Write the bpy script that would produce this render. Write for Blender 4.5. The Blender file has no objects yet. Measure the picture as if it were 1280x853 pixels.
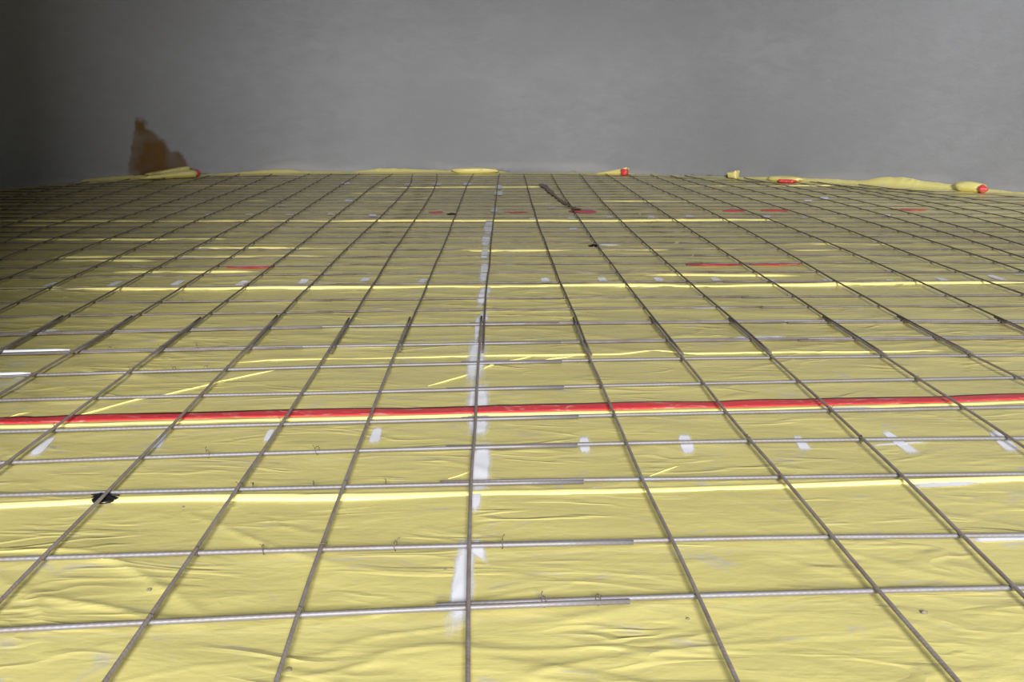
import bpy, bmesh, math, random
import numpy as np

random.seed(7)
SC = bpy.context.scene
COL = SC.collection

# ------------------------------------------------------------------ camera
CAM_H, FPX, HOR = 0.58, 1450.0, 122.0
PITCH = math.atan((426.5 - HOR) / FPX)
cd = bpy.data.cameras.new('camera'); cam = bpy.data.objects.new('camera', cd); COL.objects.link(cam)
cd.sensor_width = 36.0; cd.lens = FPX / 1280.0 * 36.0; cd.clip_start = 0.02
cam.location = (0, 0, CAM_H); cam.rotation_euler = (math.pi/2 - PITCH, 0, 0)
SC.camera = cam

# ------------------------------------------------------------------ light
w = bpy.data.worlds.new('world'); SC.world = w; w.use_nodes = True
w.node_tree.nodes['Background'].inputs[0].default_value = (0.80, 0.88, 1.0, 1)
w.node_tree.nodes['Background'].inputs[1].default_value = 0.5

def area(name, loc, aim, sx, sy, power, col):
    l = bpy.data.lights.new(name, 'AREA'); l.shape = 'RECTANGLE'; l.size = sx; l.size_y = sy
    l.energy = power; l.color = col
    o = bpy.data.objects.new(name, l); COL.objects.link(o); o.location = loc
    d = [aim[i] - loc[i] for i in range(3)]
    import mathutils
    o.rotation_euler = mathutils.Vector(d).to_track_quat('-Z', 'Y').to_euler()
    return o
area('unseen_doorway_daylight', (0.55, -7.0, 3.0), (0.3, 5.0, 0.4), 2.0, 2.0, 1480, (1.0, 0.99, 0.985))
sl = bpy.data.lights.new('right_wall_fill', 'SPOT'); sl.energy = 115; sl.color = (0.84, 0.91, 1.0)  # unseen spot, added to brighten the right part of the wall
sl.spot_size = math.radians(84); sl.spot_blend = 1.0; sl.shadow_soft_size = 0.25
so = bpy.data.objects.new('right_wall_fill', sl); COL.objects.link(so); so.location = (3.0, 4.3, 2.6)
import mathutils
so.rotation_euler = (mathutils.Vector((2.75, 7.3, 0.55)) - so.location).to_track_quat('-Z', 'Y').to_euler()

vs = SC.view_settings
vs.view_transform = 'Standard'; vs.look = 'None'; vs.gamma = 1.0; vs.use_curve_mapping = False
vs.exposure = 0.40

# ------------------------------------------------------------------ helpers
CP, SP = math.cos(PITCH), math.sin(PITCH)
def P(px, py, z=0.0):
    """where the sight line of a photograph pixel meets the horizontal plane z"""
    u = (px - 640.0) / FPX; v = (426.5 - py) / FPX
    dx, dy, dz = u, CP + v*SP, -SP + v*CP
    t = (z - CAM_H) / dz
    return (dx*t, dy*t)

def setp(o, label=None, cat=None, group=None, kind=None):
    if label: o['label'] = label
    if cat: o['category'] = cat
    if group: o['group'] = group
    if kind: o['kind'] = kind
    return o

def mesh_obj(name, verts, faces, mat, parent=None, smooth=True, uv=None):
    me = bpy.data.meshes.new(name)
    me.from_pydata([tuple(map(float, v)) for v in verts], [], faces)
    me.update()
    if smooth:
        me.polygons.foreach_set('use_smooth', [True]*len(me.polygons))
    if uv is not None:
        l = me.uv_layers.new(name='UVMap')
        vi = np.empty(len(me.loops), dtype=np.int32); me.loops.foreach_get('vertex_index', vi)
        l.data.foreach_set('uv', np.asarray(uv, dtype=np.float32)[vi].ravel())
    me.materials.append(mat)
    o = bpy.data.objects.new(name, me); COL.objects.link(o)
    if parent is not None: o.parent = parent
    return o

def empty(name, loc):
    o = bpy.data.objects.new(name, None); COL.objects.link(o); o.location = loc
    o.empty_display_size = 0.1
    return o

def attach(child, parent):
    child.parent = parent
    child.matrix_parent_inverse = MatT(parent.location)
import mathutils
def MatT(loc):
    return mathutils.Matrix.Translation((-loc[0], -loc[1], -loc[2]))

def vnoise(x, y, seed=0):
    """smooth value noise on numpy arrays, -1..1"""
    xi = np.floor(x).astype(np.int64); yi = np.floor(y).astype(np.int64)
    xf = x - xi; yf = y - yi
    def h(a, b):
        n = (a*374761393 + b*668265263 + seed*1442695041) & 0x7fffffff
        n = ((n ^ (n >> 13)) * 1274126177) & 0x7fffffff
        n = n ^ (n >> 16)
        return (n & 0xffff) / 32767.5 - 1.0
    u = xf*xf*(3-2*xf); v = yf*yf*(3-2*yf)
    return ((h(xi, yi)*(1-u) + h(xi+1, yi)*u)*(1-v) + (h(xi, yi+1)*(1-u) + h(xi+1, yi+1)*u)*v)

def film_h(x, y):
    """height of the loosely laid film above the slab, metres (0 .. ~9 mm)"""
    x = np.asarray(x, dtype=float); y = np.asarray(y, dtype=float)
    wx = x + 0.06*vnoise(x*4, y*4, 3); wy = y + 0.06*vnoise(x*4+9, y*4, 4)
    cb, sb_ = math.cos(0.65), math.sin(0.65)
    a = vnoise((cb*wx - sb_*wy)*4.0, (sb_*wx + cb*wy)*9.0, 11) * 0.0024 + vnoise(wx*2.2, wy*2.6, 12)*0.0010
    # creases that run from far left to near right, others square to the bars
    c, s = math.cos(0.6), math.sin(0.6)
    r1x, r1y = c*wx - s*wy, s*wx + c*wy
    n1 = 1 - np.abs(vnoise(r1x*3.4, r1y*15.0, 21)); n1 = np.clip(n1, 0, 1)**9
    m1 = np.clip(vnoise(x*2.2, y*2.2, 31)*1.6 + 0.25, 0, 1)
    c, s = math.cos(-0.3), math.sin(-0.3)
    r2x, r2y = c*wx - s*wy, s*wx + c*wy
    n2 = (1 - np.abs(vnoise(r2x*4.0, r2y*17.0, 22)))**10
    m2 = np.clip(vnoise(x*2.6, y*2.6, 32)*1.6, 0, 1)
    n3 = (1 - np.abs(vnoise(wx*1.6, wy*11.0, 23)))**4
    m3 = np.clip((y - 1.8)/1.5, 0, 1)
    h = 0.0016 + a*0.8 + n1*m1*0.0034 + n2*m2*0.0030 + n3*m3*0.0038
    h += vnoise(wx*14, wy*18, 24)*0.00035
    return np.clip(h, 0.0004, 0.0062)

# ------------------------------------------------------------------ materials
def mat(name):
    m = bpy.data.materials.new(name); m.use_nodes = True
    nt = m.node_tree; b = nt.nodes['Principled BSDF']
    return m, nt, b
def N(nt, t, **kw):
    n = nt.nodes.new(t)
    for k, v in kw.items():
        if k in n.inputs: n.inputs[k].default_value = v
        else: setattr(n, k, v)
    return n
def ramp(nt, src, p0, p1, c0=(0,0,0,1), c1=(1,1,1,1)):
    r = nt.nodes.new('ShaderNodeValToRGB')
    r.color_ramp.elements[0].position = p0; r.color_ramp.elements[0].color = c0
    r.color_ramp.elements[1].position = p1; r.color_ramp.elements[1].color = c1
    nt.links.new(src, r.inputs[0]); return r.outputs[0]
def mix(nt, fac, a, b):
    n = nt.nodes.new('ShaderNodeMix'); n.data_type = 'RGBA'
    for i, val in ((0, fac), (6, a), (7, b)):
        if hasattr(val, 'is_linked') or isinstance(val, bpy.types.NodeSocket): nt.links.new(val, n.inputs[i])
        else: n.inputs[i].default_value = val
    return n.outputs[2]
def coords(nt, scale, rot=(0,0,0)):
    g = nt.nodes.new('ShaderNodeNewGeometry')
    mp = nt.nodes.new('ShaderNodeMapping'); mp.inputs['Scale'].default_value = scale; mp.inputs['Rotation'].default_value = rot
    nt.links.new(g.outputs['Position'], mp.inputs[0]); return mp.outputs[0]
def noise(nt, vec, scale, detail=3, rough=0.55, dist=0.0):
    n = nt.nodes.new('ShaderNodeTexNoise'); n.inputs['Scale'].default_value = scale
    n.inputs['Detail'].default_value = detail; n.inputs['Roughness'].default_value = rough; n.inputs['Distortion'].default_value = dist
    nt.links.new(vec, n.inputs['Vector']); return n.outputs[0]
def bump(nt, h, strength, dist, prev=None):
    b = nt.nodes.new('ShaderNodeBump'); b.inputs['Strength'].default_value = strength; b.inputs['Distance'].default_value = dist
    nt.links.new(h, b.inputs['Height'])
    if prev is not None: nt.links.new(prev, b.inputs['Normal'])
    return b.outputs[0]

def film_material(name, c_hi, c_lo, dust=0.55):
    m, nt, b = mat(name)
    v = coords(nt, (1, 1, 1))
    big = noise(nt, v, 2.3, 3)
    col = mix(nt, big, c_lo, c_hi)
    # cement dust and scuffs where the yellow print is rubbed to a milky grey
    vs_ = coords(nt, (1.0, 1.5, 1), (0, 0, 0.5))
    n1 = noise(nt, vs_, 9.0, 6, 0.62, 0.8)
    d1 = ramp(nt, n1, 0.60, 0.70)
    n2 = noise(nt, coords(nt, (0.55, 2.2, 1), (0, 0, -0.3)), 30.0, 4, 0.6, 1.2)
    d2 = ramp(nt, n2, 0.64, 0.73)
    mx = nt.nodes.new('ShaderNodeMath'); mx.operation = 'MAXIMUM'
    nt.links.new(d1, mx.inputs[0]); nt.links.new(d2, mx.inputs[1])
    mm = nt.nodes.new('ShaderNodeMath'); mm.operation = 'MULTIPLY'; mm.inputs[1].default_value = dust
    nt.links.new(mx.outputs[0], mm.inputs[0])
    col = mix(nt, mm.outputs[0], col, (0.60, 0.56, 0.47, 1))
    nt.links.new(col, b.inputs['Base Color'])
    rr = nt.nodes.new('ShaderNodeMapRange'); rr.inputs[3].default_value = 0.18; rr.inputs[4].default_value = 0.36
    nt.links.new(big, rr.inputs[0]); nt.links.new(rr.outputs[0], b.inputs['Roughness'])
    b.inputs['Specular IOR Level'].default_value = 0.5
    h0 = noise(nt, coords(nt, (0.5, 1.7, 1), (0, 0, 0.6)), 7, 2, 0.45, 0.9)
    ab = nt.nodes.new('ShaderNodeMath'); ab.operation = 'SUBTRACT'; ab.inputs[1].default_value = 0.5; nt.links.new(h0, ab.inputs[0])
    a2 = nt.nodes.new('ShaderNodeMath'); a2.operation = 'ABSOLUTE'; nt.links.new(ab.outputs[0], a2.inputs[0])
    cr = ramp(nt, a2.outputs[0], 0.0, 0.07, (1, 1, 1, 1), (0, 0, 0, 1))
    h1 = noise(nt, coords(nt, (0.6, 1.6, 1), (0, 0, 0.5)), 14, 4, 0.5, 0.6)
    h2 = noise(nt, v, 70, 2, 0.5)
    pm = nt.nodes.new('ShaderNodeMath'); pm.operation = 'MULTIPLY'
    nt.links.new(cr, pm.inputs[0]); nt.links.new(ramp(nt, noise(nt, v, 5.0, 2), 0.45, 0.65), pm.inputs[1])
    nb = bump(nt, pm.outputs[0], 0.30, 0.006)
    nb = bump(nt, h1, 0.16, 0.012, nb)
    nb = bump(nt, h2, 0.12, 0.003, nb)
    nt.links.new(nb, b.inputs['Normal'])
    return m
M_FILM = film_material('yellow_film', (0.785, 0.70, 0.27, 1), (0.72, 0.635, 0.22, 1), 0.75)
M_FOLD_LIT = film_material('yellow_film_fold_lit', (0.90, 0.81, 0.32, 1), (0.85, 0.75, 0.26, 1), 0.15)  # lighter copy of the film colour, light on raised folds painted in

def steel_material(name, c0, c1, rough):
    m, nt, b = mat(name)
    v = coords(nt, (1, 1, 1))
    n = noise(nt, v, 24, 4, 0.6)
    col = mix(nt, ramp(nt, n, 0.35, 0.68), c0, c1)
    nt.links.new(col, b.inputs['Base Color'])
    b.inputs['Metallic'].default_value = 0.2; b.inputs['Roughness'].default_value = rough
    uvn = nt.nodes.new('ShaderNodeUVMap')
    wv = nt.nodes.new('ShaderNodeTexWave'); wv.inputs['Scale'].default_value = 40.0
    wv.wave_type = 'BANDS'; wv.bands_direction = 'X'
    mp = nt.nodes.new('ShaderNodeMapping'); mp.inputs['Rotation'].default_value = (0, 0, 0.5)
    nt.links.new(uvn.outputs[0], mp.inputs[0]); nt.links.new(mp.outputs[0], wv.inputs['Vector'])
    nt.links.new(bump(nt, wv.outputs[1], 0.18, 0.0008), b.inputs['Normal'])
    return m
M_STEEL = steel_material('rebar_steel', (0.19, 0.185, 0.20, 1), (0.18, 0.155, 0.145, 1), 0.5)
M_LONG = steel_material('rebar_steel_warm', (0.36, 0.315, 0.30, 1), (0.27, 0.215, 0.19, 1), 0.5)
M_FAR_STEEL = steel_material('rebar_steel_brown', (0.19, 0.165, 0.15, 1), (0.13, 0.10, 0.08, 1), 0.6)  # darker, browner steel for the far mesh sheets

def plain(name, c, rough=0.5, metal=0.0, nscale=30, var=0.25, bmp=0.1, spec=0.5):
    m, nt, b = mat(name)
    n = noise(nt, coords(nt, (1, 1, 1)), nscale, 3)
    dk = tuple(x*(1-var) for x in c[:3]) + (1,)
    nt.links.new(mix(nt, n, dk, c), b.inputs['Base Color'])
    b.inputs['Roughness'].default_value = rough; b.inputs['Metallic'].default_value = metal
    b.inputs['Specular IOR Level'].default_value = spec
    if bmp: nt.links.new(bump(nt, n, bmp, 0.004), b.inputs['Normal'])
    return m
M_WIRE = plain('tie_wire', (0.16, 0.13, 0.11, 1), 0.5, 0.5)
M_BLACK = plain('black_plastic', (0.012, 0.012, 0.013, 1), 0.32, 0, 40, 0.3)
M_CONC = plain('concrete', (0.16, 0.16, 0.165, 1), 0.9)
M_PEB = plain('pebble_grey', (0.20, 0.17, 0.13, 1), 0.85, 0, 200)
M_WHITE = plain('white_glint', (0.88, 0.89, 0.95, 1), 0.4, 0, 60, 0.06)  # white for the glints painted along bars
M_BROWN = plain('dirty_tape', (0.30, 0.17, 0.13, 1), 0.5, 0, 40, 0.5)

# red tape: scuffed, torn pale flecks
M_RED, nt, b = mat('red_tape')
fl = ramp(nt, noise(nt, coords(nt, (0.5, 1.6, 1)), 45, 5, 0.65, 1.0), 0.56, 0.66)
redc = mix(nt, noise(nt, coords(nt, (1, 1, 1)), 8, 2), (0.66, 0.035, 0.045, 1), (0.80, 0.075, 0.085, 1))
nt.links.new(mix(nt, fl, redc, (0.80, 0.36, 0.32, 1)), b.inputs['Base Color'])
b.inputs['Roughness'].default_value = 0.35
nt.links.new(bump(nt, noise(nt, coords(nt, (0.7, 2, 1)), 60, 3), 0.3, 0.003), b.inputs['Normal'])

# white sprayed paint, also the painted glints by the bars: thins out to nothing along its edges
M_SPRAY_GLINT, nt, b = mat('white_spray_and_glint')
b.inputs['Base Color'].default_value = (0.93, 0.94, 1.0, 1); b.inputs['Roughness'].default_value = 0.55
at = nt.nodes.new('ShaderNodeAttribute'); at.attribute_name = 'cover'
ns = noise(nt, coords(nt, (1, 1, 1)), 260, 2, 0.6)
ad = nt.nodes.new('ShaderNodeMath'); ad.operation = 'MULTIPLY_ADD'; ad.inputs[1].default_value = 0.3
nt.links.new(ns, ad.inputs[0])
sb = nt.nodes.new('ShaderNodeMath'); sb.operation = 'SUBTRACT'; sb.inputs[1].default_value = 0.15
nt.links.new(at.outputs['Fac'], sb.inputs[0]); nt.links.new(sb.outputs[0], ad.inputs[2])
nt.links.new(ramp(nt, ad.outputs[0], 0.05, 0.55), b.inputs['Alpha'])

# plaster wall with its brown damp stain
M_WALL, nt, b = mat('grey_plaster')
v = coords(nt, (1, 1, 1))
n1 = noise(nt, v, 0.9, 5, 0.55); n2 = noise(nt, coords(nt, (1, 1, 2.2)), 6.0, 5, 0.6, 0.5)
c1 = mix(nt, n1, (0.21, 0.213, 0.228, 1), (0.325, 0.328, 0.352, 1))
c2 = mix(nt, ramp(nt, n2, 0.38, 0.72), c1, (0.25, 0.25, 0.262, 1))
sp = ramp(nt, noise(nt, coords(nt, (1, 1, 1)), 26, 4, 0.6), 0.70, 0.76)
at = nt.nodes.new('ShaderNodeAttribute'); at.attribute_name = 'scuff'
ml = nt.nodes.new('ShaderNodeMath'); ml.operation = 'MULTIPLY'; nt.links.new(sp, ml.inputs[0]); nt.links.new(at.outputs['Fac'], ml.inputs[1])
c2 = mix(nt, ml.outputs[0], c2, (0.15, 0.15, 0.16, 1))
at = nt.nodes.new('ShaderNodeAttribute'); at.attribute_name = 'stain'
c3 = mix(nt, at.outputs['Fac'], c2, (0.13, 0.07, 0.018, 1))
at = nt.nodes.new('ShaderNodeAttribute'); at.attribute_name = 'pale'
c4 = mix(nt, at.outputs['Fac'], c3, (0.38, 0.365, 0.365, 1))
nt.links.new(c4, b.inputs['Base Color']); b.inputs['Roughness'].default_value = 0.88
nb = bump(nt, noise(nt, coords(nt, (1, 1, 2.5)), 12, 5, 0.6, 0.6), 0.18, 0.02)
nt.links.new(nb, b.inputs['Normal'])

# ------------------------------------------------------------------ room shell
foot_px = [(0, 237), (60, 232), (120, 228), (200, 222.5), (300, 219), (390, 217.5), (500, 217), (640, 217), (780, 218),
           (900, 223), (1000, 228.5), (1100, 234), (1200, 239.5), (1280, 243.5)]
foot = [P(*q) for q in foot_px]
foot = [(-4.0, 4.9), (-3.95, 5.6), (-3.65, 6.5)] + foot + [(3.5, 6.35), (3.8, 5.6), (3.85, 4.9)]
def smooth_path(pts, n=2, it=60):
    a = np.array(pts, float)
    d = np.r_[0, np.cumsum(np.hypot(*np.diff(a, axis=0).T))]
    t = np.linspace(0, d[-1], int(d[-1]/0.015))
    x = np.interp(t, d, a[:, 0]); y = np.interp(t, d, a[:, 1])
    for _ in range(it*24):
        x[1:-1] = (x[:-2] + 2*x[1:-1] + x[2:])/4; y[1:-1] = (y[:-2] + 2*y[1:-1] + y[2:])/4
    return x, y
WX, WY = smooth_path(foot)
_o = np.argsort(WX)
def wall_y(x):
    return np.interp(x, WX[_o], WY[_o])
ZC = 3.0
zs = np.r_[np.linspace(-0.01, 0.5, 60), np.linspace(0.53, ZC, 50)]
nx, nz = len(WX), len(zs)
# inward normals of the path
tx = np.gradient(WX); ty = np.gradient(WY); L = np.hypot(tx, ty); NX, NY = ty/L, -tx/L
V = np.zeros((nz, nx, 3))
relief = vnoise(np.arange(nx)[None, :]*0.0225 + 0*zs[:, None], zs[:, None]*1.8, 5)*0.012
V[:, :, 0] = WX[None, :] + NX[None, :]*relief; V[:, :, 1] = WY[None, :] + NY[None, :]*relief; V[:, :, 2] = zs[:, None]
idx = np.arange(nz*nx).reshape(nz, nx)
F = np.stack([idx[:-1, :-1], idx[:-1, 1:], idx[1:, 1:], idx[1:, :-1]], -1).reshape(-1, 4)
wall = mesh_obj('wall_front', V.reshape(-1, 3), F.tolist(), M_WALL)
setp(wall, 'grey plastered curved wall behind the floor, dark brown stain low at left', 'wall', kind='structure')
def world_to_px(x, y, z):
    dz = z - CAM_H; dep = y*CP - dz*SP; up = y*SP + dz*CP
    return 640 + FPX*x/dep, 426.5 - FPX*up/dep
pxx, pyy = world_to_px(V[:, :, 0], V[:, :, 1], V[:, :, 2])   # only to find where on the plaster the stain was measured
A = np.arange(nx)[None, :]*0.015 + 0*zs[:, None]; Z = 0*A + zs[:, None]
i0 = int(np.argmin(np.abs(pxx[0] - 200))); a0 = A[0, i0]; k = abs(A[0, i0+8] - A[0, i0-8])/abs(pxx[0, i0+8] - pxx[0, i0-8])
da = (A - a0)/k; zk = wall_y(0)*0 + FPX/ (math.hypot(WX[i0], WY[i0])); dzp = Z*zk        # roughly photograph pixels along / up the wall
wob = vnoise(A*9, Z*9, 41)*8 + vnoise(A*22, Z*22, 42)*4 + vnoise(A*50, Z*50, 46)*2
up_lim = np.interp(da, [-80, -40, -25, -10, 5, 20, 32, 42, 52], [0, 6, 70, 58, 48, 38, 32, 12, 0])
stain = np.clip((up_lim + wob - dzp)/7, 0, 1)*np.clip((da + 50 + wob)/32, 0, 1)
stain *= np.clip(1.0 + 0.3*vnoise(A*10, Z*10, 43), 0, 1)
scuff = np.clip((0.30 - Z)/0.25, 0, 1)
pale = np.clip((0.075 + 0.05*vnoise(A*3, Z*3, 44) - Z)/0.05, 0, 1)*np.clip(0.5 + 0.8*vnoise(A*2.2, Z*12, 45), 0, 1)*(1 - stain)
for nm, arr in (('stain', stain), ('scuff', scuff), ('pale', pale*0.7)):
    at_ = wall.data.attributes.new(nm, 'FLOAT', 'POINT'); at_.data.foreach_set('value', arr.ravel().astype(np.float32))

def box(name, x0, x1, y0, y1, z0, z1, m, parent=None):
    v = [(x, y, z) for z in (z0, z1) for y in (y0, y1) for x in (x0, x1)]
    f = [(0, 2, 3, 1), (4, 5, 7, 6), (0, 1, 5, 4), (2, 6, 7, 3), (0, 4, 6, 2), (1, 3, 7, 5)]
    return mesh_obj(name, v, f, m, parent, smooth=False)
DX0, DX1, NW = -0.75, 3.1, 0.22      # unseen doorway around the viewer, jambs set to shade the far left
setp(box('wall_left', -4.2, -4.0, NW - 0.2, 4.95, -0.01, ZC, M_CONC), 'grey plastered side wall left of the floor', 'wall', kind='structure')
setp(box('wall_right', 3.85, 4.05, NW - 0.2, 4.95, -0.01, ZC, M_CONC), 'grey plastered side wall right of the floor', 'wall', kind='structure')
bk = box('unseen_wall_back', -4.0, DX0, NW - 0.2, NW, -0.01, ZC, M_CONC); setp(bk, 'grey plastered wall behind the viewer, its unseen doorway shaped for the light', 'wall', kind='structure')
box('unseen_door_pier', DX1, 3.85, NW - 0.2, NW, -0.01, ZC, M_CONC, bk)
box('unseen_door_lintel', DX0, DX1, NW - 0.2, NW, 2.6, ZC, M_CONC, bk)
setp(box('ceiling', -4.2, 4.05, NW - 0.2, 9.3, ZC, ZC + 0.1, M_CONC), 'flat grey plastered ceiling over the whole room', 'ceiling', kind='structure')
setp(box('floor', -4.2, 4.05, -7.8, 9.3, -0.16, -0.012, M_CONC), 'concrete slab under the yellow film', 'floor', kind='structure')

# ------------------------------------------------------------------ yellow film, laid in lengths
def film_sheet(name, y0f, y1f, x0, x1, cx, cy, label):
    """a length of film between two joint lines (functions of x), cut back along the wall"""
    xs = np.linspace(x0, x1, int((x1-x0)/cx))
    lim = wall_y(xs) - 0.015
    ya = np.minimum(y0f(xs), lim); yb = np.minimum(y1f(xs), lim)
    keep = (yb - ya) > 0.03; xs, ya, yb = xs[keep], ya[keep], yb[keep]
    n = max(4, int(np.max(yb-ya)/cy)); t = np.linspace(0, 1, n)[:, None]
    X = xs[None, :] + 0*t; Y = ya[None, :]*(1-t) + yb[None, :]*t
    Zf = film_h(X, Y)
    root_y = float(np.mean(ya)); root = empty(name, (0, root_y, 0))
    id_ = np.arange(n*len(xs)).reshape(n, len(xs))
    fc = np.stack([id_[:-1, :-1], id_[:-1, 1:], id_[1:, 1:], id_[1:, :-1]], -1).reshape(-1, 4)
    o = mesh_obj('film', np.stack([X, Y, Zf], -1).reshape(-1, 3), fc.tolist(), M_FILM)
    attach(o, root)
    setp(root, label, 'plastic film')
    return root
def line_fn(px_pts, z=0.0):
    w_ = np.array([P(a, b_, z) for a, b_ in px_pts]); c = np.polyfit(w_[:, 0], w_[:, 1], 2 if len(px_pts) > 2 else 1)
    x0, x1 = w_[:, 0].min(), w_[:, 0].max()
    y0, y1 = np.polyval(c, x0), np.polyval(c, x1)
    d = np.polyder(c); s0, s1 = np.polyval(d, x0), np.polyval(d, x1)
    def f(x):
        x = np.asarray(x, float)
        return np.where(x < x0, y0 + (x-x0)*s0, np.where(x > x1, y1 + (x-x1)*s1, np.polyval(c, x)))
    return f
tape1 = line_fn([(0, 527.5), (250, 522), (512, 515.5), (768, 510), (1024, 504), (1280, 499)])
tape2 = line_fn([(0, 336), (300, 333), (640, 331), (930, 330), (1280, 328)])
tape3 = line_fn([(0, 270), (320, 268), (640, 267), (945, 264), (1280, 263)])
joint4 = lambda x: 0*np.asarray(x) + 7.62
far_lim = lambda x: 0*np.asarray(x) + 9.2
near0 = lambda x: 0*np.asarray(x) + 0.30
back0 = lambda x: 0*np.asarray(x) - 1.6
S0 = film_sheet('vapour_barrier_film', back0, near0, -0.74, 3.05, 0.04, 0.04, 'yellow plastic film in the unseen doorway, nearer than the first painted dash')
S1 = film_sheet('vapour_barrier_film', near0, tape1, -2.3, 2.3, 0.0065, 0.006, 'wrinkled yellow plastic film in the foreground, in front of the long red tape')
S2 = film_sheet('vapour_barrier_film', tape1, tape2, -3.9, 3.75, 0.014, 0.012, 'wrinkled yellow plastic film directly behind the long red tape')
S3 = film_sheet('vapour_barrier_film', tape2, tape3, -3.95, 3.8, 0.018, 0.016, 'yellow plastic film with a dark spacer, in the middle distance')
S4 = film_sheet('vapour_barrier_film', tape3, joint4, -3.9, 3.75, 0.02, 0.018, 'second farthest length of yellow film, behind the faint red tape pieces')
S5 = film_sheet('vapour_barrier_film', joint4, far_lim, -3.6, 3.2, 0.02, 0.02, 'farthest length of yellow film, turned up along the wall foot')

# ------------------------------------------------------------------ sweep helpers
def tube(name, pts, r, m, sides=8, cap=True):
    pts = np.asarray(pts, float); n = len(pts)
    T = np.gradient(pts, axis=0); T /= np.linalg.norm(T, axis=1)[:, None]
    up = np.array([0, 0, 1.0])
    S_ = np.cross(T, up); S_ /= np.maximum(np.linalg.norm(S_, axis=1), 1e-6)[:, None]
    U_ = np.cross(S_, T)
    rr = np.full(n, r) if np.isscalar(r) else np.asarray(r)
    a = np.arange(sides)/sides*2*math.pi
    v = pts[:, None, :] + rr[:, None, None]*(np.cos(a)[None, :, None]*S_[:, None, :] + np.sin(a)[None, :, None]*U_[:, None, :])
    d = np.r_[0, np.cumsum(np.linalg.norm(np.diff(pts, axis=0), axis=1))]
    uv = np.stack([d[:, None] + 0*a[None, :], (a/6.283*0.02)[None, :] + 0*d[:, None]], -1).reshape(-1, 2)
    f = []
    for i in range(n-1):
        for j in range(sides):
            k_ = (j+1) % sides
            f.append((i*sides+j, (i+1)*sides+j, (i+1)*sides+k_, i*sides+k_))
    if cap:
        f.append(tuple(range(sides))); f.append(tuple((n-1)*sides + j for j in reversed(range(sides))))
    return mesh_obj(name, v.reshape(-1, 3), f, m, uv=uv)

def resample(pts, step):
    a = np.asarray(pts, float); d = np.r_[0, np.cumsum(np.linalg.norm(np.diff(a, axis=0), axis=1))]
    n = max(3, int(d[-1]/step)+1); t = np.linspace(0, d[-1], n)
    return np.stack([np.interp(t, d, a[:, i]) for i in range(a.shape[1])], -1)

def fold(parent, fx, x0, x1, wd, ht, seed, name='fold', m=None, step=0.03, lift=0.0):
    """a raised welt of film: a half-round bead on the sheet, swelling and sinking"""
    xs = np.linspace(x0, x1, max(4, int(abs(x1-x0)/step)))
    ys = fx(xs) if callable(fx) else np.interp(xs, *fx)
    ok = ys < wall_y(xs) - 0.05; xs, ys = xs[ok], ys[ok]
    ys = ys + vnoise(xs*2.5, 0*xs + seed, seed)*wd*0.45
    hh = ht*(0.75 + 0.35*vnoise(xs*3.0, 0*xs + 3.3, seed+1)); ww = wd*(0.85 + 0.3*vnoise(xs*2.0, 0*xs + 7.7, seed+2))
    e = np.clip(np.minimum(xs - x0, x1 - xs)/0.08, 0.05, 1); hh = hh*e
    prof = [(-0.5, -0.25), (-0.46, 0.22), (-0.34, 0.66), (-0.12, 0.97), (0.1, 0.98), (0.28, 0.6), (0.5, 0.1), (0.6, -0.25)]
    base = film_h(xs, ys)*0.6 + lift
    v, f = [], []
    for i in range(len(xs)):
        for (a_, b_) in prof:
            v.append((xs[i], ys[i] + a_*ww[i], base[i] + b_*hh[i]))
    n = len(prof)
    for i in range(len(xs)-1):
        for j in range(n-1):
            f.append((i*n+j, (i+1)*n+j, (i+1)*n+j+1, i*n+j+1))
    o = mesh_obj(name, v, f, m or M_FOLD_LIT); attach(o, parent); return o

def lw(px):   # pixel line -> (xs, ys) on the floor
    a = np.array([P(*q) for q in px]); a = a[np.argsort(a[:, 0])]
    sl_ = (a[-1, 1] - a[0, 1])/(a[-1, 0] - a[0, 0])
    a = np.vstack([[a[0, 0] - 2, a[0, 1] - 2*sl_], a, [a[-1, 0] + 2, a[-1, 1] + 2*sl_]]); return a[:, 0], a[:, 1]
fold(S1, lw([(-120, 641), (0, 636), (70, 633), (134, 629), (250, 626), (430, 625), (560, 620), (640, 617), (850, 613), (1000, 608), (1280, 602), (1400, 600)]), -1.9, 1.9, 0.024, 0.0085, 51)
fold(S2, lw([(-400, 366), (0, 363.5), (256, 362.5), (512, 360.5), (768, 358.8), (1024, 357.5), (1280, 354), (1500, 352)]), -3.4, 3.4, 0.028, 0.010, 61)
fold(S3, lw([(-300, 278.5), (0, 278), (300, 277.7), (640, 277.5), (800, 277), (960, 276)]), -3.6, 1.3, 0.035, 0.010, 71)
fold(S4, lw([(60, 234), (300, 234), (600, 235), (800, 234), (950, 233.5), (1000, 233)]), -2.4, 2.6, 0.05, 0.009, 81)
fold(S2, lw([(280, 455), (330, 452), (512, 448), (640, 446), (768, 445.5), (830, 440), (850, 444), (960, 443), (1100, 442), (1280, 440)]), -0.62, 1.05, 0.018, 0.0042, 91)
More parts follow.
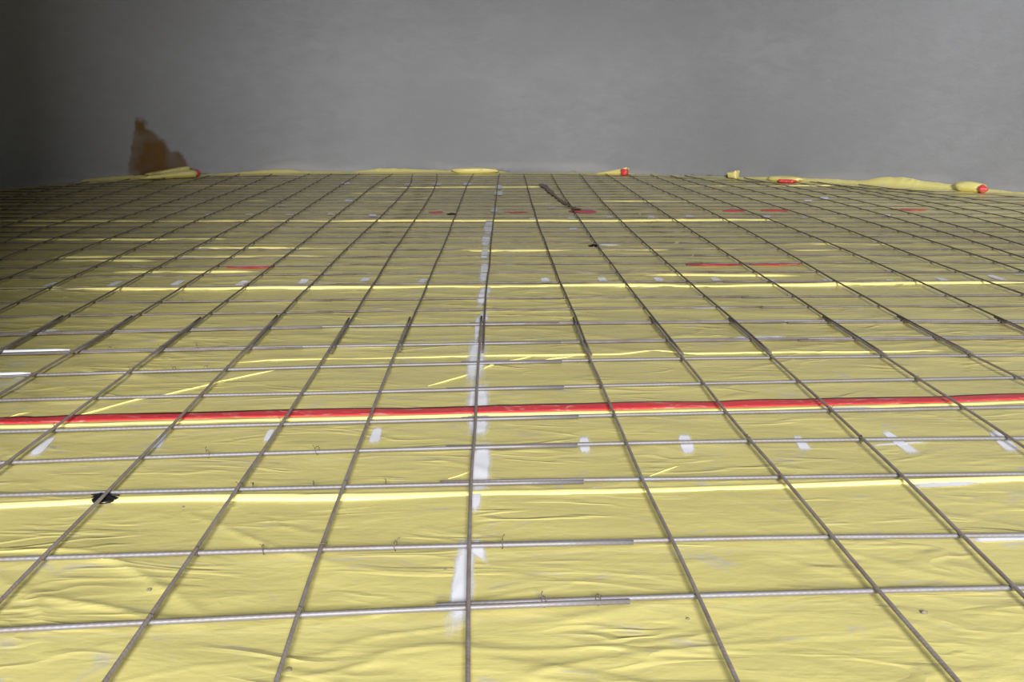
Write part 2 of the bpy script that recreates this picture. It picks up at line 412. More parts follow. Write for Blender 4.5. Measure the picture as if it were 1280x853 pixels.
# fold running along both edges of the long red tape, and loose diagonal creases
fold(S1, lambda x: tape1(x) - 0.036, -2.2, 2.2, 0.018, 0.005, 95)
for k_, pts in enumerate([[(85, 524), (130, 513), (165, 502), (200, 497), (255, 484), (300, 473), (345, 464)],
                          [(0, 525), (20, 520), (40, 516)],
                          [(535, 484), (565, 476), (592, 468), (615, 458), (640, 454), (672, 445)],
                          [(560, 600), (575, 596), (590, 590)], [(812, 597), (830, 590), (850, 583)],
                          [(668, 455), (690, 450), (720, 447)]]):
    q = resample([P(*p_) for p_ in pts], 0.012)
    for _ in range(4): q[1:-1] = (q[:-2] + 2*q[1:-1] + q[2:])/4
    z_ = film_h(q[:, 0], q[:, 1]) + 0.0004
    o = tube('crease', np.c_[q, z_], 0.0022*np.clip(np.minimum(np.arange(len(q)), np.arange(len(q))[::-1])/4.0, 0.15, 1), M_FOLD_LIT, 6)
    attach(o, S2 if pts[0][1] < 530 else S1)
# far bright folds
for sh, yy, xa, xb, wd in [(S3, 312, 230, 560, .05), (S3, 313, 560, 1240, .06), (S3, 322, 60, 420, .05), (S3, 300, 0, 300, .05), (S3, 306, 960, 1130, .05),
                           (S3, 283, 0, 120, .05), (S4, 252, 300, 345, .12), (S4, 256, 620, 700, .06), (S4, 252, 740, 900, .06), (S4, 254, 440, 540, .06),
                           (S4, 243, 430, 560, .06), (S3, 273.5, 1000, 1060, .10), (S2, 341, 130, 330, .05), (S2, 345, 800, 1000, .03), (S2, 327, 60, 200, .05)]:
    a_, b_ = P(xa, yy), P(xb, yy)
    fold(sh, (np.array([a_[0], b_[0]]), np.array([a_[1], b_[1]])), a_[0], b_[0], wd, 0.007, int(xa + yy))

# ------------------------------------------------------------------ white spray-paint marks and painted glints (on the film)
def paint(parent, quad, soft=0.3, seed=1, lift=0.0009, n=14, ext=0.25):
    """quad: four pixels (near-left, near-right, far-right, far-left); thin white layer on the film, for sprayed paint and painted glints"""
    c = np.array([P(*q) for q in quad])
    g = np.linspace(-ext, 1+ext, n); U, W_ = np.meshgrid(g, g)
    X = (c[0, 0]*(1-U)+c[1, 0]*U)*(1-W_) + (c[3, 0]*(1-U)+c[2, 0]*U)*W_
    Y = (c[0, 1]*(1-U)+c[1, 1]*U)*(1-W_) + (c[3, 1]*(1-U)+c[2, 1]*U)*W_
    eu = np.clip(np.minimum(U + ext, 1 + ext - U)/(ext + soft), 0, 1); ew = np.clip(np.minimum(W_ + ext, 1 + ext - W_)/(ext + soft), 0, 1)
    lift = lift + 0.0008*max(0.0, float(Y.mean()) - 2.2)
    cov = eu*eu*(3-2*eu)*ew*ew*(3-2*ew)*0.95 + 0.12*vnoise(U*5 + seed, W_*5, seed)
    cov[0, :] = 0; cov[-1, :] = 0; cov[:, 0] = 0; cov[:, -1] = 0
    id_ = np.arange(n*n).reshape(n, n)
    f = np.stack([id_[:-1, :-1], id_[:-1, 1:], id_[1:, 1:], id_[1:, :-1]], -1).reshape(-1, 4).tolist()
    o = mesh_obj('paint_or_glint', np.stack([X, Y, film_h(X, Y) + lift], -1).reshape(-1, 3), f, M_SPRAY_GLINT)
    at_ = o.data.attributes.new('cover', 'FLOAT', 'POINT'); at_.data.foreach_set('value', np.clip(cov, 0, 1).ravel().astype(np.float32))
    attach(o, parent); return o
dash = [(S1, [(565, 762), (584, 762), (590, 696), (575, 696)]), (S1, [(588, 690), (604, 700), (600, 682), (590, 682)]),
        (S1, [(588, 636), (598, 636), (600, 618), (592, 618)]), (S1, [(592, 606), (607, 606), (609, 568), (594, 568)]),
        (S1, [(590, 541), (605, 541), (606, 520), (590, 520)]), (S2, [(589, 517), (606, 517), (606, 490), (590, 490)]),
        (S2, [(587, 470), (601, 467), (604, 434), (591, 434)]), (S2, [(594, 424), (597, 424), (600, 404), (595, 404)]), (S2, [(601, 402), (608, 402), (608, 394), (602, 394)]),
        (S2, [(598, 380), (605, 380), (611, 364), (602, 364)]), (S2, [(601, 351), (608, 351), (610, 334), (603, 334)]),
        (S3, [(602, 324), (608, 324), (609, 314), (604, 314)]), (S3, [(603, 307), (610, 307), (611, 297), (605, 297)]),
        (S3, [(606, 291), (614, 291), (615, 280), (608, 280)]), (S4, [(614, 266), (620, 266), (621, 262), (616, 262)]),
        (S4, [(619, 245), (627, 245), (627, 242), (620, 242)]), (S4, [(621, 237), (626, 237), (626, 234), (621, 234)])]
for i, (p_, q_) in enumerate(dash): paint(p_, q_, 0.35, 3+i, lift=0.0012 + 0.0003*(i % 4), n=26, ext=0.6)
ticks = [(S1, [(37, 571), (50, 571), (69, 550), (59, 550)]), (S1, [(188, 563), (200, 562), (209, 545), (200, 545)]), (S1, [(329, 554), (335, 554), (343, 540), (336, 540)]),
         (S1, [(461, 555), (474, 554), (477, 537), (467, 538)]), (S1, [(726, 566), (737, 566), (735, 549), (724, 549)]),
         (S1, [(854, 568), (868, 567), (862, 548), (848, 548)]), (S1, [(1000, 563), (1014, 563), (1001, 547), (992, 547)]),
         (S1, [(1133, 567), (1147, 566), (1114, 543), (1103, 543)]), (S1, [(1257, 564), (1275, 564), (1248, 541), (1235, 541)])]
for xc, yy in [(64, 358), (144, 356), (223, 355), (303, 356), (380, 353), (456, 352), (529, 353.5), (682, 352), (753, 352), (824, 351.5), (896, 352), (966, 353), (1037, 352.5), (1118, 354), (1180, 351.5), (1246, 349)]:
    k_ = (xc - 632)/230.0
    ticks.append((S2, [(xc-5+k_*3, yy+2.6), (xc+5+k_*3, yy+2.6), (xc+4-k_*3, yy-2.6), (xc-5-k_*3, yy-2.6)]))
for xc, yy in [(262, 269.5), (312, 269), (362, 269), (414, 270), (466, 271), (666, 274.5), (714, 274), (762, 273), (814, 273.5), (862, 272.5), (958, 272.5), (1007, 273.5), (1108, 271), (352, 258.5), (436, 253), (510, 232), (546, 232), (584, 232), (432, 230), (690, 261.5), (716, 288), (1030, 249), (1010, 252)]:
    ticks.append((S4 if yy < 265 else S3, [(xc-5, yy+1.3), (xc+5, yy+1.3), (xc+4, yy-1.3), (xc-4, yy-1.3)]))
for i, (p_, q_) in enumerate(ticks): paint(p_, q_, 0.25, 40+i, n=12, ext=0.22)
# white glints beside some of the bars, painted onto the film
for i, (p_, q_) in enumerate([(S1, [(1148, 613), (1216, 609), (1214, 605), (1150, 608)]), (S1, [(1222, 681), (1300, 678), (1300, 672), (1225, 675)]),
                              (S2, [(870, 389), (922, 388), (922, 386), (874, 386)]), (S2, [(880, 405.5), (940, 405.5), (940, 404), (884, 404)]), (S2, [(922, 426), (974, 425.5), (974, 423.5), (928, 424)]),
                              (S2, [(955, 451.5), (994, 451.5), (992, 450), (957, 450)]), (S2, [(812, 342.5), (855, 342.5), (855, 341), (812, 341)]),
                              (S2, [(1030, 513), (1083, 512), (1082, 510), (1032, 511)]), (S1, [(1095, 559), (1152, 556), (1150, 554), (1096, 557)]),
                              (S2, [(768, 332), (794, 331), (794, 330), (768, 331)]), (S2, [(168, 349), (202, 348.5), (202, 347), (170, 347.5)]), (S2, [(36, 417), (70, 416), (68, 414), (40, 415)]),
                              (S2, [(1270, 346), (1290, 346), (1290, 344), (1270, 344)]), (S3, [(165, 336.5), (184, 336.5), (184, 334.5), (166, 334.5)]), (S3, [(218, 325), (250, 325), (250, 323.5), (222, 323.5)]),
                              (S3, [(750, 309), (775, 309), (775, 307.5), (752, 307.5)]), (S3, [(236, 314.5), (272, 314.5), (272, 313), (240, 313)])]):
    paint(p_, q_, 0.25, 90+i, lift=0.0013, n=10)

# ------------------------------------------------------------------ reinforcing mesh
RB, RBL = 0.0034, 0.0026
ZT, ZL = 0.0086, 0.0147
rows_px = [(788, 757, 738), (700, 682, 671), (619.5, 604, 594), (579, 559, 549.5), (540.5, 523.5, 510), (501, 486, 473), (470.5, 453.5, 445),
           (442, 429, 422), (418, 405, 402), (396, 387, 382), (379, 373, 369), (361.5, 353.5, 351.5), (347, 341, 339.5), (335, 330, 328), (325, 320, 318.5)]
def trow(l, c_, r):
    return line_fn([(0, l), (640, c_), (1280, r)], ZT)
ROWS = [trow(*r) for r in rows_px]
y_last = float(ROWS[-1](0.0))
for i in range(1, 25):
    yy = y_last + 0.2*i + random.uniform(-.02, .02); sl = max(0.0, 0.008 - 0.0012*i) + random.uniform(-.004, .004)
    if yy > 8.7: break
    ROWS.append((lambda y_, s_: (lambda x: y_ + s_*np.asarray(x)))(yy, sl))
NEAR_ROWS = 9
d_near = [float(ROWS[0](0.0)) - 0.27, float(ROWS[0](0.0)) - 0.47, float(ROWS[0](0.0)) - 0.67]
slope0 = float(ROWS[0](0.5) - ROWS[0](-0.5))
EXTRA = [(lambda y_: (lambda x: y_ + slope0*np.asarray(x)))(v_) for v_ in d_near]

LINES = {
 'L13': [(80, 233), (0, 249)], 'L12': [(130, 231), (60, 248), (0, 262)], 'L11': [(183, 229), (130, 243), (100, 253), (52, 268), (0, 283)],
 'L10': [(220, 231), (184, 244), (141, 258), (100, 271), (52, 284), (17, 296), (0, 304)],
 'L9': [(273, 228), (239, 242), (200, 256), (130, 278), (83, 292), (62, 300), (0, 323)],
 'L8': [(331, 221), (300, 235), (253, 252), (216, 267), (187, 279), (153, 291), (128, 300), (80, 318), (0, 350)],
 'L7': [(381, 219), (337, 236), (287, 257), (239, 278), (189, 300), (120, 332), (46, 365), (0, 386)],
 'L6': [(412, 218), (369, 242), (337, 258), (297, 280), (254, 303), (200, 332), (134, 364), (92, 387), (36, 418), (0, 439)],
 'L5': [(445, 219), (420, 235), (400, 247), (356, 275), (320, 300), (282, 325), (256, 341), (200, 374), (164, 394), (108, 428), (86, 442), (44, 468), (0, 496)],
 'L4': [(485, 220), (442, 252), (416, 269), (381, 300), (338, 334), (297, 362), (256, 395), (214, 424), (192, 440), (120, 494), (50, 548), (0, 587)],
 'L3': [(514, 220), (499, 245), (478, 267), (444, 300), (376, 362), (336, 406), (320, 424), (282, 463), (256, 490), (226, 522), (200, 548), (100, 640), (0, 756)],
 'L2': [(545, 220), (540, 236), (522, 270), (499, 300), (456, 360), (432, 400), (421, 424), (400, 460), (376, 498), (339, 548), (279, 640), (129, 853)],
 'L1': [(589, 220), (575, 250), (566, 270), (555, 300), (531, 355), (512, 404), (502, 424), (490, 450), (474, 488), (453, 548), (420, 640), (344, 853)],
 'C0': [(623, 218), (618, 250), (612, 300), (606, 355), (601, 400), (597, 460), (592, 548), (590, 640), (586, 853)],
 'R1': [(653, 217), (663, 250), (669, 278), (678, 300), (697, 350), (706, 370), (730, 426), (766, 520), (778, 548), (823, 640), (850, 694), (924, 853)],
 'R2': [(687, 217), (716, 265), (741, 300), (768, 340), (798, 380), (836, 424), (878, 476), (936, 548), (1011, 640), (1199, 853)],
 'R3': [(723, 217), (760, 262), (800, 300), (828, 326), (876, 369), (943, 424), (1024, 499), (1079, 548), (1169, 640), (1280, 741)],
 'R4': [(755, 217), (800, 247), (845, 278), (882, 300), (924, 328), (968, 358), (1024, 393), (1072, 424), (1154, 474), (1260, 548)],
 'R5': [(790, 221), (800, 227), (882, 262), (955, 303), (1024, 341), (1095, 380), (1184, 428), (1280, 476)],
 'R6': [(823, 223), (860, 237), (935, 265), (1000, 290), (1024, 300), (1090, 328), (1176, 365), (1215, 385), (1280, 412)],
 'R7': [(851, 224), (900, 238), (950, 253), (1000, 267), (1088, 300), (1188, 336), (1264, 364)],
 'R8': [(884, 226), (945, 240), (1000, 253), (1152, 300), (1216, 319), (1280, 339)],
 'R9': [(930, 227), (1000, 241), (1067, 260), (1205, 300), (1280, 322)],
 'R10': [(960, 229), (1000, 235), (1080, 253), (1144, 270), (1280, 307)],
 'R11': [(1008, 231), (1080, 241), (1150, 258), (1280, 290)],
 'R12': [(1056, 234), (1095, 241), (1213, 263), (1280, 276)],
 'R13': [(1110, 239), (1150, 244), (1232, 257), (1280, 267)],
 'R14': [(1160, 242), (1213, 248), (1280, 257)]}
LF = {}
for k_, pts in LINES.items():
    w_ = np.array([P(a, b_, ZL) for a, b_ in pts]); n = len(pts)
    deg = 1 if n < 4 else (2 if n < 7 else 4)
    c = np.polyfit(w_[:, 1], w_[:, 0], deg)
    y0, y1 = w_[:, 1].min(), w_[:, 1].max()
    d = np.polyder(c)
    def fn(y, c=c, d=d, y0=y0, y1=y1, n=n):
        y = np.asarray(y, float)
        e0, e1 = np.polyval(c, y0), np.polyval(c, y1); s0 = np.polyval(d, y0); s1 = np.polyval(d, y1)
        s0 = np.clip(s0, -0.12, 0.12)
        return np.where(y < y0, e0 + (y-y0)*s0, np.where(y > y1, e1 + (y-y1)*s1, np.polyval(c, y)))
    LF[k_] = (fn, y0, y1)

WAVE = {}
def bar_along(sheet, key, y0, y1, dx=0.0):
    fn, a, b_ = LF[key]
    ys = np.linspace(y0, y1, max(3, int((y1-y0)/0.09)))
    xs = fn(ys) + dx
    lim = wall_y(xs) - 0.03
    ok = (ys < lim) & (np.abs(xs) < 3.72)
    if ok.sum() < 3: return
    xs, ys = xs[ok], ys[ok]
    sd = sum(map(ord, key))
    xs = xs + 0.0022*vnoise(ys*3.0, 0*ys + sd, sd)
    zs_ = ZL + 0.0012*vnoise(ys*2.0, 0*ys + 5, sd + 3)*0.5
    o = tube('bar', np.c_[xs, ys, zs_], RBL, M_FAR_STEEL if sheet in (FL, FC, FR) else M_LONG, 8); attach(o, sheet)
def bar_across(sheet, fn, x0, x1, dy=0.0, seed=0):
    xs = np.linspace(x0, x1, max(3, int((x1-x0)/0.09)))
    ys = fn(xs) + dy + 0.0022*vnoise(xs*3.0, 0*xs + seed, seed)
    ok = ys < wall_y(xs) - 0.03
    if ok.sum() < 3: return
    xs, ys = xs[ok], ys[ok]
    o = tube('bar', np.c_[xs, ys, ZT - (RB - RBL if sheet in (FL, FC, FR) else 0) + 0*xs], RBL if sheet in (FL, FC, FR) else RB, M_FAR_STEEL if sheet in (FL, FC, FR) else M_STEEL, 8); attach(o, sheet)

def mesh_sheet(label, loc):
    return setp(empty('reinforcing_mesh_sheet', loc), label, 'steel mesh', 'welded steel mesh sheets on the yellow film')
NL = mesh_sheet('steel mesh sheet in the left foreground, with the largest black spacer under it', (-0.6, 0.5, 0.0052))
NR = mesh_sheet('steel mesh sheet in the right foreground, right of the painted centre line', (0.8, 0.5, 0.0052))
FL = mesh_sheet('steel mesh sheet at the far left, running into the dark corner', (-2.0, 2.7, 0.0052))
FC = mesh_sheet('steel mesh sheet in the far middle, crossed by the painted centre line', (0.0, 2.7, 0.0052))
FR = mesh_sheet('steel mesh sheet at the far right, reaching the pale wall', (2.0, 2.7, 0.0052))
NEAR_END, FAR_START = float(ROWS[8](0)) + 0.06, float(ROWS[7](0)) - 0.14
for k_ in ('L7', 'L6', 'L5', 'L4', 'L3', 'L2', 'L1', 'C0'): bar_along(NL, k_, 0.45, NEAR_END + random.uniform(-.02, .02))
for k_ in ('R1', 'R2', 'R3', 'R4', 'R5', 'R6', 'R7'): bar_along(NR, k_, 0.45, NEAR_END + random.uniform(-.02, .02))
for k_ in ('L13', 'L12', 'L11', 'L10', 'L9', 'L8', 'L7', 'L6', 'L5', 'L4', 'L3'): bar_along(FL, k_, FAR_START + random.uniform(-.03, .03), 8.85, 0.008)
for k_ in ('L2', 'L1', 'C0', 'R1', 'R2', 'R3'): bar_along(FC, k_, FAR_START + random.uniform(-.03, .03), 8.85, 0.008)
for k_ in ('R4', 'R5', 'R6', 'R7', 'R8', 'R9', 'R10', 'R11', 'R12', 'R13', 'R14'): bar_along(FR, k_, FAR_START + random.uniform(-.03, .03), 8.85, 0.008)
for i, fn in enumerate(EXTRA + ROWS[:NEAR_ROWS]):
    yy = float(fn(0)); c0 = float(LF['C0'][0](yy)); r1 = float(LF['R1'][0](yy))
    bar_across(NL, fn, -1.75, c0 + 0.19 + random.uniform(-.03, .03), 0.0, i)
    bar_across(NR, fn, c0 - 0.03 + random.uniform(-.03, .03), 1.75, 0.0068, i + 60)
for i, fn in enumerate(ROWS[NEAR_ROWS-2:]):
    yy = float(fn(0)); a_ = float(LF['L3'][0](yy)); b_ = float(LF['L2'][0](yy)); c_ = float(LF['R3'][0](yy)); d_ = float(LF['R4'][0](yy))
    off = 0.0 if i > 1 else -0.008
    bar_across(FL, fn, -3.7, a_ + 0.12 + random.uniform(-.02, .02), off, i + 100)
    bar_across(FC, fn, b_ - 0.10 + random.uniform(-.02, .02), c_ + 0.14, off + 0.0066, i + 140)
    bar_across(FR, fn, d_ - 0.12 + random.uniform(-.02, .02), 3.62, off, i + 180)

# tie wires: small twisted loops at crossings and laps
def tie_mesh():
    pts = []
    for i in range(17):
        a_ = i/16*2*math.pi*1.08
        pts.append((0.0046*math.cos(a_)*0.8 + 0.001*math.sin(a_*2), 0.0046*math.cos(a_)*0.7, 0.0118 + 0.0072*math.sin(a_)))
    pts += [(0.006, 0.004, 0.0203), (0.009, 0.002, 0.0223)]
    o = tube('tie_wire', pts, 0.0006, M_WIRE, 5); me = o.data; bpy.data.objects.remove(o); return me
TIE = tie_mesh()
def tie(sheet, x, y):
    o = bpy.data.objects.new('tie_wire', TIE); COL.objects.link(o)
    o.location = (x - sheet.location.x, y - sheet.location.y, -sheet.location.z); o.rotation_euler = (0, 0, random.uniform(0, 6.28)); o.scale = (0.8, 0.8, 0.96)
    o.parent = sheet
near_cross = 0
for keys, sheet, rows in ((('L5', 'L4', 'L3', 'L2', 'L1', 'C0'), NL, range(0, 9)), (('R1', 'R2', 'R3', 'R4', 'R5'), NR, range(0, 9)),
                          (('L8', 'L7', 'L6', 'L5', 'L4', 'L3'), FL, range(9, 16)), (('L2', 'L1', 'C0', 'R1', 'R2', 'R3'), FC, range(9, 20)), (('R4', 'R5', 'R6', 'R7'), FR, range(9, 16))):
    for r_ in rows:
        for k_ in keys:
            if random.random() < (0.4 if r_ < 9 else 0.12):
                yy = 2.0; fn = ROWS[r_]
                for _ in range(6): yy = float(fn(LF[k_][0](yy)))
                tie(sheet, float(LF[k_][0](yy)), yy)
for px_, py_ in [(333, 682), (495, 681), (628, 680), (680, 750), (748, 753), (180, 463), (219, 462), (258, 461), (140, 436), (247, 435), (320, 605), (394, 605), (483, 605), (262, 566), (398, 562), (137, 374), (229, 374)]:
    x_, y_ = P(px_, py_ + 1, ZT); y_ = min((float(f_(x_)) for f_ in ROWS), key=lambda q_: abs(q_ - y_)); tie(NL if px_ < 590 else NR, x_, y_)

# white highlights on bars at the left edge, added as pale tubes
def painted(sheet, rowfn, xpx0, xpx1, ypx):  # lays a pale tube along a bar as a glint
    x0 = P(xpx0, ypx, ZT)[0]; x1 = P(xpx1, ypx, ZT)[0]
    xs = np.linspace(x0, x1, 12); o = tube('glint_band', np.c_[xs, rowfn(xs) + 0.004, ZT + 0.001 + 0*xs], 0.0062*np.r_[0.7, np.ones(10), 0.7], M_WHITE, 10)
    attach(o, sheet); o['label'] = 'white glint painted along the bar'
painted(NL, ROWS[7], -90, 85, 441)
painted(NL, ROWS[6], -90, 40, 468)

# ------------------------------------------------------------------ red joint tape
def ribbon(name, pts, wd, m, seed=1, lift=0.0012, wob=0.1, thick=0.0006, spindle=False, zc=None):
    q = resample(pts, 0.02); n = len(q)
    T = np.gradient(q, axis=0); T /= np.linalg.norm(T, axis=1)[:, None]; S_ = np.c_[-T[:, 1], T[:, 0]]
    s = np.arange(n)*0.02; cols = 5
    ww = wd*(1 + wob*vnoise(s*6, 0*s, seed))
    if spindle: ww = ww*(0.15 + 1.0*np.sin(np.linspace(0.03, 0.97, n)*math.pi)**0.8)
    v, f = [], []
    for i in range(n):
        for j in range(cols):
            t = j/(cols-1) - 0.5
            p_ = q[i] + S_[i]*ww[i]*t
            z_ = float(np.max(film_h(p_[0] + np.array([0, .012, -.012, 0, 0]), p_[1] + np.array([0, 0, 0, .012, -.012])))) + lift + 0.0012*float(vnoise(np.array(s[i]*9), np.array(t*3.0), seed))
            if zc is not None: z_ = zc + 0.0006*float(vnoise(np.array(s[i]*9), np.array(t*3.0), seed))
            v.append((p_[0], p_[1], z_))
    m_ = len(v)
    v += [(a_, b_, c_ - thick) for a_, b_, c_ in v]
    for i in range(n-1):
        for j in range(cols-1):
            a_ = i*cols+j; f.append((a_, a_+cols, a_+cols+1, a_+1)); f.append((m_+a_, m_+a_+1, m_+a_+cols+1, m_+a_+cols))
        a_ = i*cols; f.append((a_, m_+a_, m_+a_+cols, a_+cols)); a_ = i*cols+cols-1; f.append((a_, a_+cols, m_+a_+cols, m_+a_))
    return mesh_obj(name, v, f, m)
xs = np.linspace(-2.2, 2.2, 150)
setp(ribbon('joint_tape', np.c_[xs, tape1(xs)], 0.050, M_RED, 5, 0.0022), 'long red adhesive tape running right across the yellow film', 'tape')
def tape_piece(fn, xa, xb, y, wd, label, seed):
    a_ = P(xa, y)[0]; b_ = P(xb, y)[0]; xs_ = np.linspace(a_, b_, 12)
    setp(ribbon('tape_piece', np.c_[xs_, fn(xs_)], wd*1.1, M_RED, seed, 0.003, 0.5, spindle=True), label, 'tape', 'red tape scraps on the film')
tape_piece(lambda x: tape2(x) - 0.055, 855, 928, 330, 0.07, 'red tape scrap in the middle distance, left of two end to end', 11)
tape_piece(lambda x: tape2(x) - 0.055, 934, 998, 330, 0.045, 'red tape scrap in the middle distance, right of two end to end', 12)
tape_piece(lambda x: tape2(x) - 0.055, 288, 346, 333, 0.04, 'small dull red tape scrap in the middle distance at left', 13)
tape_piece(tape3, 902, 930, 264, 0.08, 'short red tape scrap near the far wall, left of a pair', 14)
tape_piece(tape3, 950, 984, 264, 0.08, 'short red tape scrap near the far wall, right of a pair', 15)
tape_piece(tape3, 630, 662, 269, 0.06, 'thin red tape scrap just right of the painted centre line, far back', 16)
tape_piece(tape3, 534, 552, 270, 0.07, 'dull red tape scrap beside a dark spacer, far back left of centre', 17)
tape_piece(tape3, 1116, 1158, 263.5, 0.12, 'orange red tape scrap far back at right', 18)
tape_piece(tape3, 712, 746, 267.5, 0.10, 'red tape end lying under a bar at the tail of a brown smear', 19)
q = [P(*p_) for p_ in [(676, 232), (684, 238), (692, 246), (702, 254), (712, 260), (722, 265)]]
setp(ribbon('dirty_tape', q, 0.035, M_BROWN, 23, 0.004, 0.6, zc=ZT + RB + 0.0014), 'dirty brown tape trailing diagonally into a red tape end, far back', 'tape')

# ------------------------------------------------------------------ film and scraps at the wall foot
s_idx = [i for i in range(len(WX)) if -3.75 < WX[i] < 3.6 and WY[i] > 5.9]
pf = world_to_px(WX, WY, 0*WX)[0]
hp = [(-200, .5), (60, .5), (95, 1), (105, 4), (150, 5), (240, 2), (300, 3), (350, 6), (390, 3), (440, 2), (480, 6), (545, 4), (556, 3), (600, 7), (620, 3), (640, 1), (740, 1.5), (760, 3), (800, 1), (900, 1.5),
      (960, 4), (990, 6), (1010, 5), (1040, 6), (1075, 5), (1105, 11), (1130, 12), (1160, 9), (1200, 7), (1240, 4), (1280, 3), (1500, 3)]
v, f = [], []; m_ = 0
for i in s_idx:
    dist = math.hypot(WX[i], WY[i]); hgt = float(np.interp(pf[i], *zip(*hp)))*dist/FPX + 0.004*float(vnoise(np.array(i*0.4), np.array(0.5), 3))
    hgt = max(hgt, 0.004)
    for (o_, z_) in ((0.16, 0.006), (0.06, 0.012), (0.028, hgt*0.5 + 0.006), (0.02, hgt + 0.006), (0.012, hgt + 0.005)):
        v.append((WX[i] + NX[i]*o_, WY[i] + NY[i]*o_, z_))
for i in range(len(s_idx)-1):
    for j in range(4):
        a_ = i*5+j; f.append((a_, a_+5, a_+6, a_+1))
up_ = mesh_obj('upstand', v, f, M_FILM); attach(up_, S5)

def wall_pt(px_, off):
    i = int(np.argmin(np.abs(pf - px_))); return np.array([WX[i] + NX[i]*off, WY[i] + NY[i]*off]), math.hypot(WX[i], WY[i])/FPX, math.atan2(ty[i], tx[i])
def lump(name, px_, w_px, h_px, dep, m, label, cat, seed, flat=0.0, zoff=0.008, power=2.4, off=None, group=None, taper=(1, 1), rough=0.16):
    """a crumpled bundle: superellipsoid roughened by noise, resting on the film"""
    c, k_, ang = wall_pt(px_, (dep/2 + 0.045) if off is None else off)
    bm = bmesh.new(); bmesh.ops.create_icosphere(bm, subdivisions=3, radius=1.0)
    vx = np.array([v_.co[:] for v_ in bm.verts])
    sg = np.sign(vx)*np.abs(vx)**(2.0/power)
    sg *= (1 + rough*vnoise(vx[:, 0]*2.1 + seed, vx[:, 1]*2.1 + vx[:, 2]*1.7, seed))[:, None]
    for v_, q_ in zip(bm.verts, sg):
        v_.co = (q_[0]*w_px*k_/2, q_[1]*dep/2, max((q_[2] + 1)*h_px*k_/2*(taper[0] + (taper[1]-taper[0])*(q_[0]+1)/2), flat))
    me = bpy.data.meshes.new(name); bm.to_mesh(me); bm.free()
    me.polygons.foreach_set('use_smooth', [True]*len(me.polygons)); me.materials.append(m)
    o = bpy.data.objects.new(name, me); COL.objects.link(o); o.location = (c[0], c[1], zoff); o.rotation_euler = (0, 0, ang)
    return setp(o, label, cat, group)
lump('film_roll', 201, 70, 13, 0.16, M_FILM, 'rolled-up yellow film lying along the wall foot under the brown stain', 'plastic film', 3, power=2.8, taper=(0.45, 1.05), rough=0.3)
lump('tape_wad', 238, 11, 9, 0.07, M_RED, 'dark red tape wad at the right end of the film roll, in the shade', 'tape', 4, off=0.10)
lump('tape_wad', 788, 8.5, 7.5, 0.06, M_RED, 'small red tape wad at the wall foot right of centre', 'tape', 5, power=5, off=0.13)
lump('film_scrap', 772, 40, 9, 0.07, M_FILM, 'pale yellow film scrap against the wall, left of a red tape wad', 'plastic film', 6, power=4, taper=(0.15, 1.1), rough=0.25)
lump('film_scrap', 924, 14, 10, 0.07, M_FILM, 'small square yellow film scrap standing at the wall foot', 'plastic film', 7, power=4, rough=0.3, taper=(0.8, 1.1))
lump('film_scrap', 988, 46, 7, 0.09, M_FILM, 'low yellow film scrap at the wall foot beside an orange red tape', 'plastic film', 8)
lump('tape_wad', 998, 22, 4, 0.06, M_RED, 'flat orange red tape strip lying on film at the wall foot', 'tape', 9, power=4, off=0.16)
lump('film_scrap', 1220, 36, 12, 0.09, M_FILM, 'yellow film scrap heaped at the wall foot, left of the rightmost red tape', 'plastic film', 10)
lump('tape_wad', 1241, 14, 10, 0.07, M_RED, 'bright red pointed tape wad, rightmost along the wall foot', 'tape', 12, power=1.3, off=0.13)
lump('film_scrap', 595, 56, 7, 0.07, M_FILM, 'long low yellow film bulge at the wall foot left of centre', 'plastic film', 13)

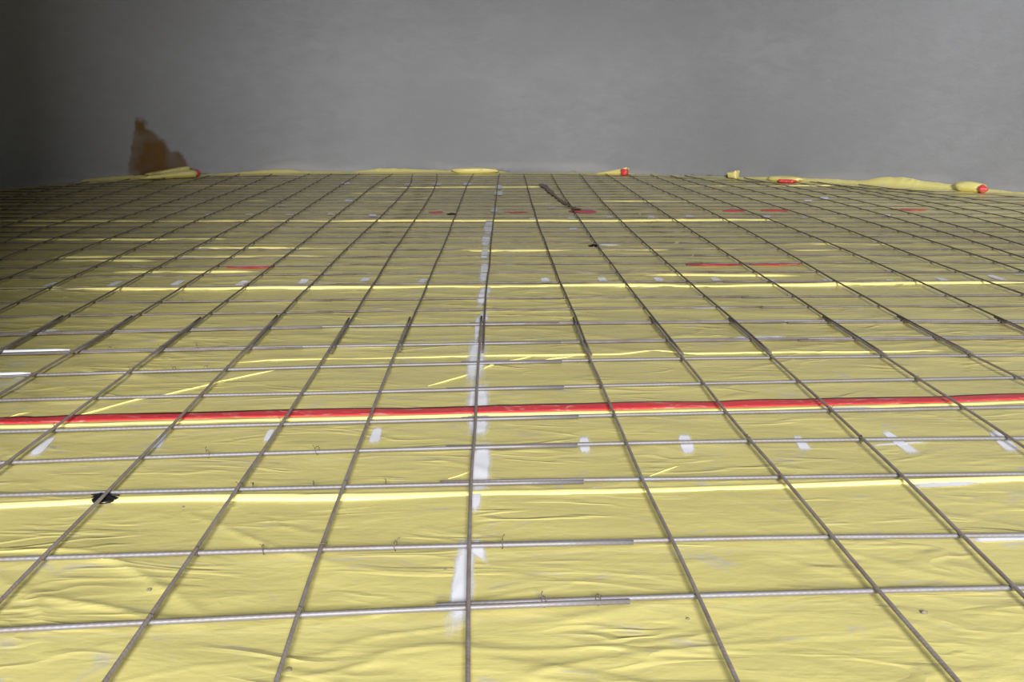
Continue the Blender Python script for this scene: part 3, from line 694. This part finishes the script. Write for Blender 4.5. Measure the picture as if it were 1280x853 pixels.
# ------------------------------------------------------------------ black plastic spacers
def lathe(prof, seg, cx=0, cy=0):
    v, f = [], []; n = len(prof)
    for i in range(seg):
        a_ = i/seg*2*math.pi
        for r, z in prof: v.append((cx + r*math.cos(a_), cy + r*math.sin(a_), z))
    for i in range(seg):
        for j in range(n-1):
            f.append((i*n+j, ((i+1) % seg)*n+j, ((i+1) % seg)*n+j+1, i*n+j+1))
    return v, f
def spacer(px_, py_, r, h, label, rot):
    x_, y_ = P(px_, py_, 0.006); z0 = float(film_h(x_, y_)) + 0.0005
    root = empty('bar_spacer', (x_, y_, z0)); root.rotation_euler = (0, 0, rot)
    v_, f_ = lathe([(0.0, 0.0), (r, 0.0), (r*1.02, h*0.15), (r*0.98, h*0.4), (r*0.86, h*0.5), (r*0.5, h*0.55), (r*0.42, h*0.9), (r*0.3, h), (r*0.16, h), (r*0.14, h*0.5), (0.0, h*0.5)], 28)
    mesh_obj('base', v_, f_, M_BLACK, root)
    for k_ in range(2):
        a_ = k_*math.pi
        vv, ff = [], []
        for (px2, pz) in ((0.34, 0.5), (1.15, 0.42), (1.22, 0.62), (0.9, 0.72), (0.4, 0.98)):
            for s_ in (-0.13, 0.13):
                xx, yy = r*px2, r*s_
                vv.append((xx*math.cos(a_) - yy*math.sin(a_), xx*math.sin(a_) + yy*math.cos(a_), h*pz))
        ff = [(2*i, 2*((i+1) % 5), 2*((i+1) % 5)+1, 2*i+1) for i in range(5)] + [(0, 8, 6, 4, 2), (1, 3, 5, 7, 9)]
        mesh_obj('clip', vv, ff, M_BLACK, root, smooth=False)
    setp(root, label, 'spacer', 'black plastic bar spacers')
spacer(131, 622, 0.020, 0.0085, 'round black plastic spacer under a bar crossing at the left, largest of three', 2.7)
spacer(742, 307, 0.019, 0.0085, 'small black spacer at a bar crossing right of the painted centre line', 0.2)
spacer(565, 268, 0.024, 0.0085, 'small black spacer at a bar crossing near the far wall, left of centre', 0.4)

# ------------------------------------------------------------------ grit lying on the film
def grit(px_, py_, s, label, seed, m=M_PEB):
    x_, y_ = P(px_, py_)
    bm = bmesh.new(); bmesh.ops.create_icosphere(bm, subdivisions=2, radius=s)
    for v_ in bm.verts:
        kx = 1 + 0.3*float(vnoise(np.array(v_.co.x/s*1.7 + seed), np.array(v_.co.y/s*1.7 + v_.co.z/s), seed)); v_.co = (v_.co.x*kx*1.2, v_.co.y*kx, v_.co.z*kx*0.75)
    me = bpy.data.meshes.new('mortar_crumb'); bm.to_mesh(me); bm.free(); me.materials.append(m)
    o = bpy.data.objects.new('mortar_crumb', me); COL.objects.link(o); o.location = (x_, y_, float(film_h(x_, y_)) + s*0.55)
    setp(o, label, 'crumb', 'mortar crumbs on the film')
grit(1155, 770, 0.0032, 'brown mortar crumb on the film near the bottom right corner', 1)
grit(186, 741, 0.0026, 'brown mortar crumb on the film left, between two bars', 2)
grit(557, 714, 0.0016, 'tiny dark mortar crumb left of the painted centre line', 3)
grit(361, 841, 0.0024, 'tan mortar crumb at the bottom edge beside a bar', 4)
grit(229, 636, 0.0018, 'tiny dark mortar crumb in front of the long yellow fold', 5)
grit(860, 776, 0.0018, 'tiny dark mortar crumb right of a slanting bar in the foreground', 6)
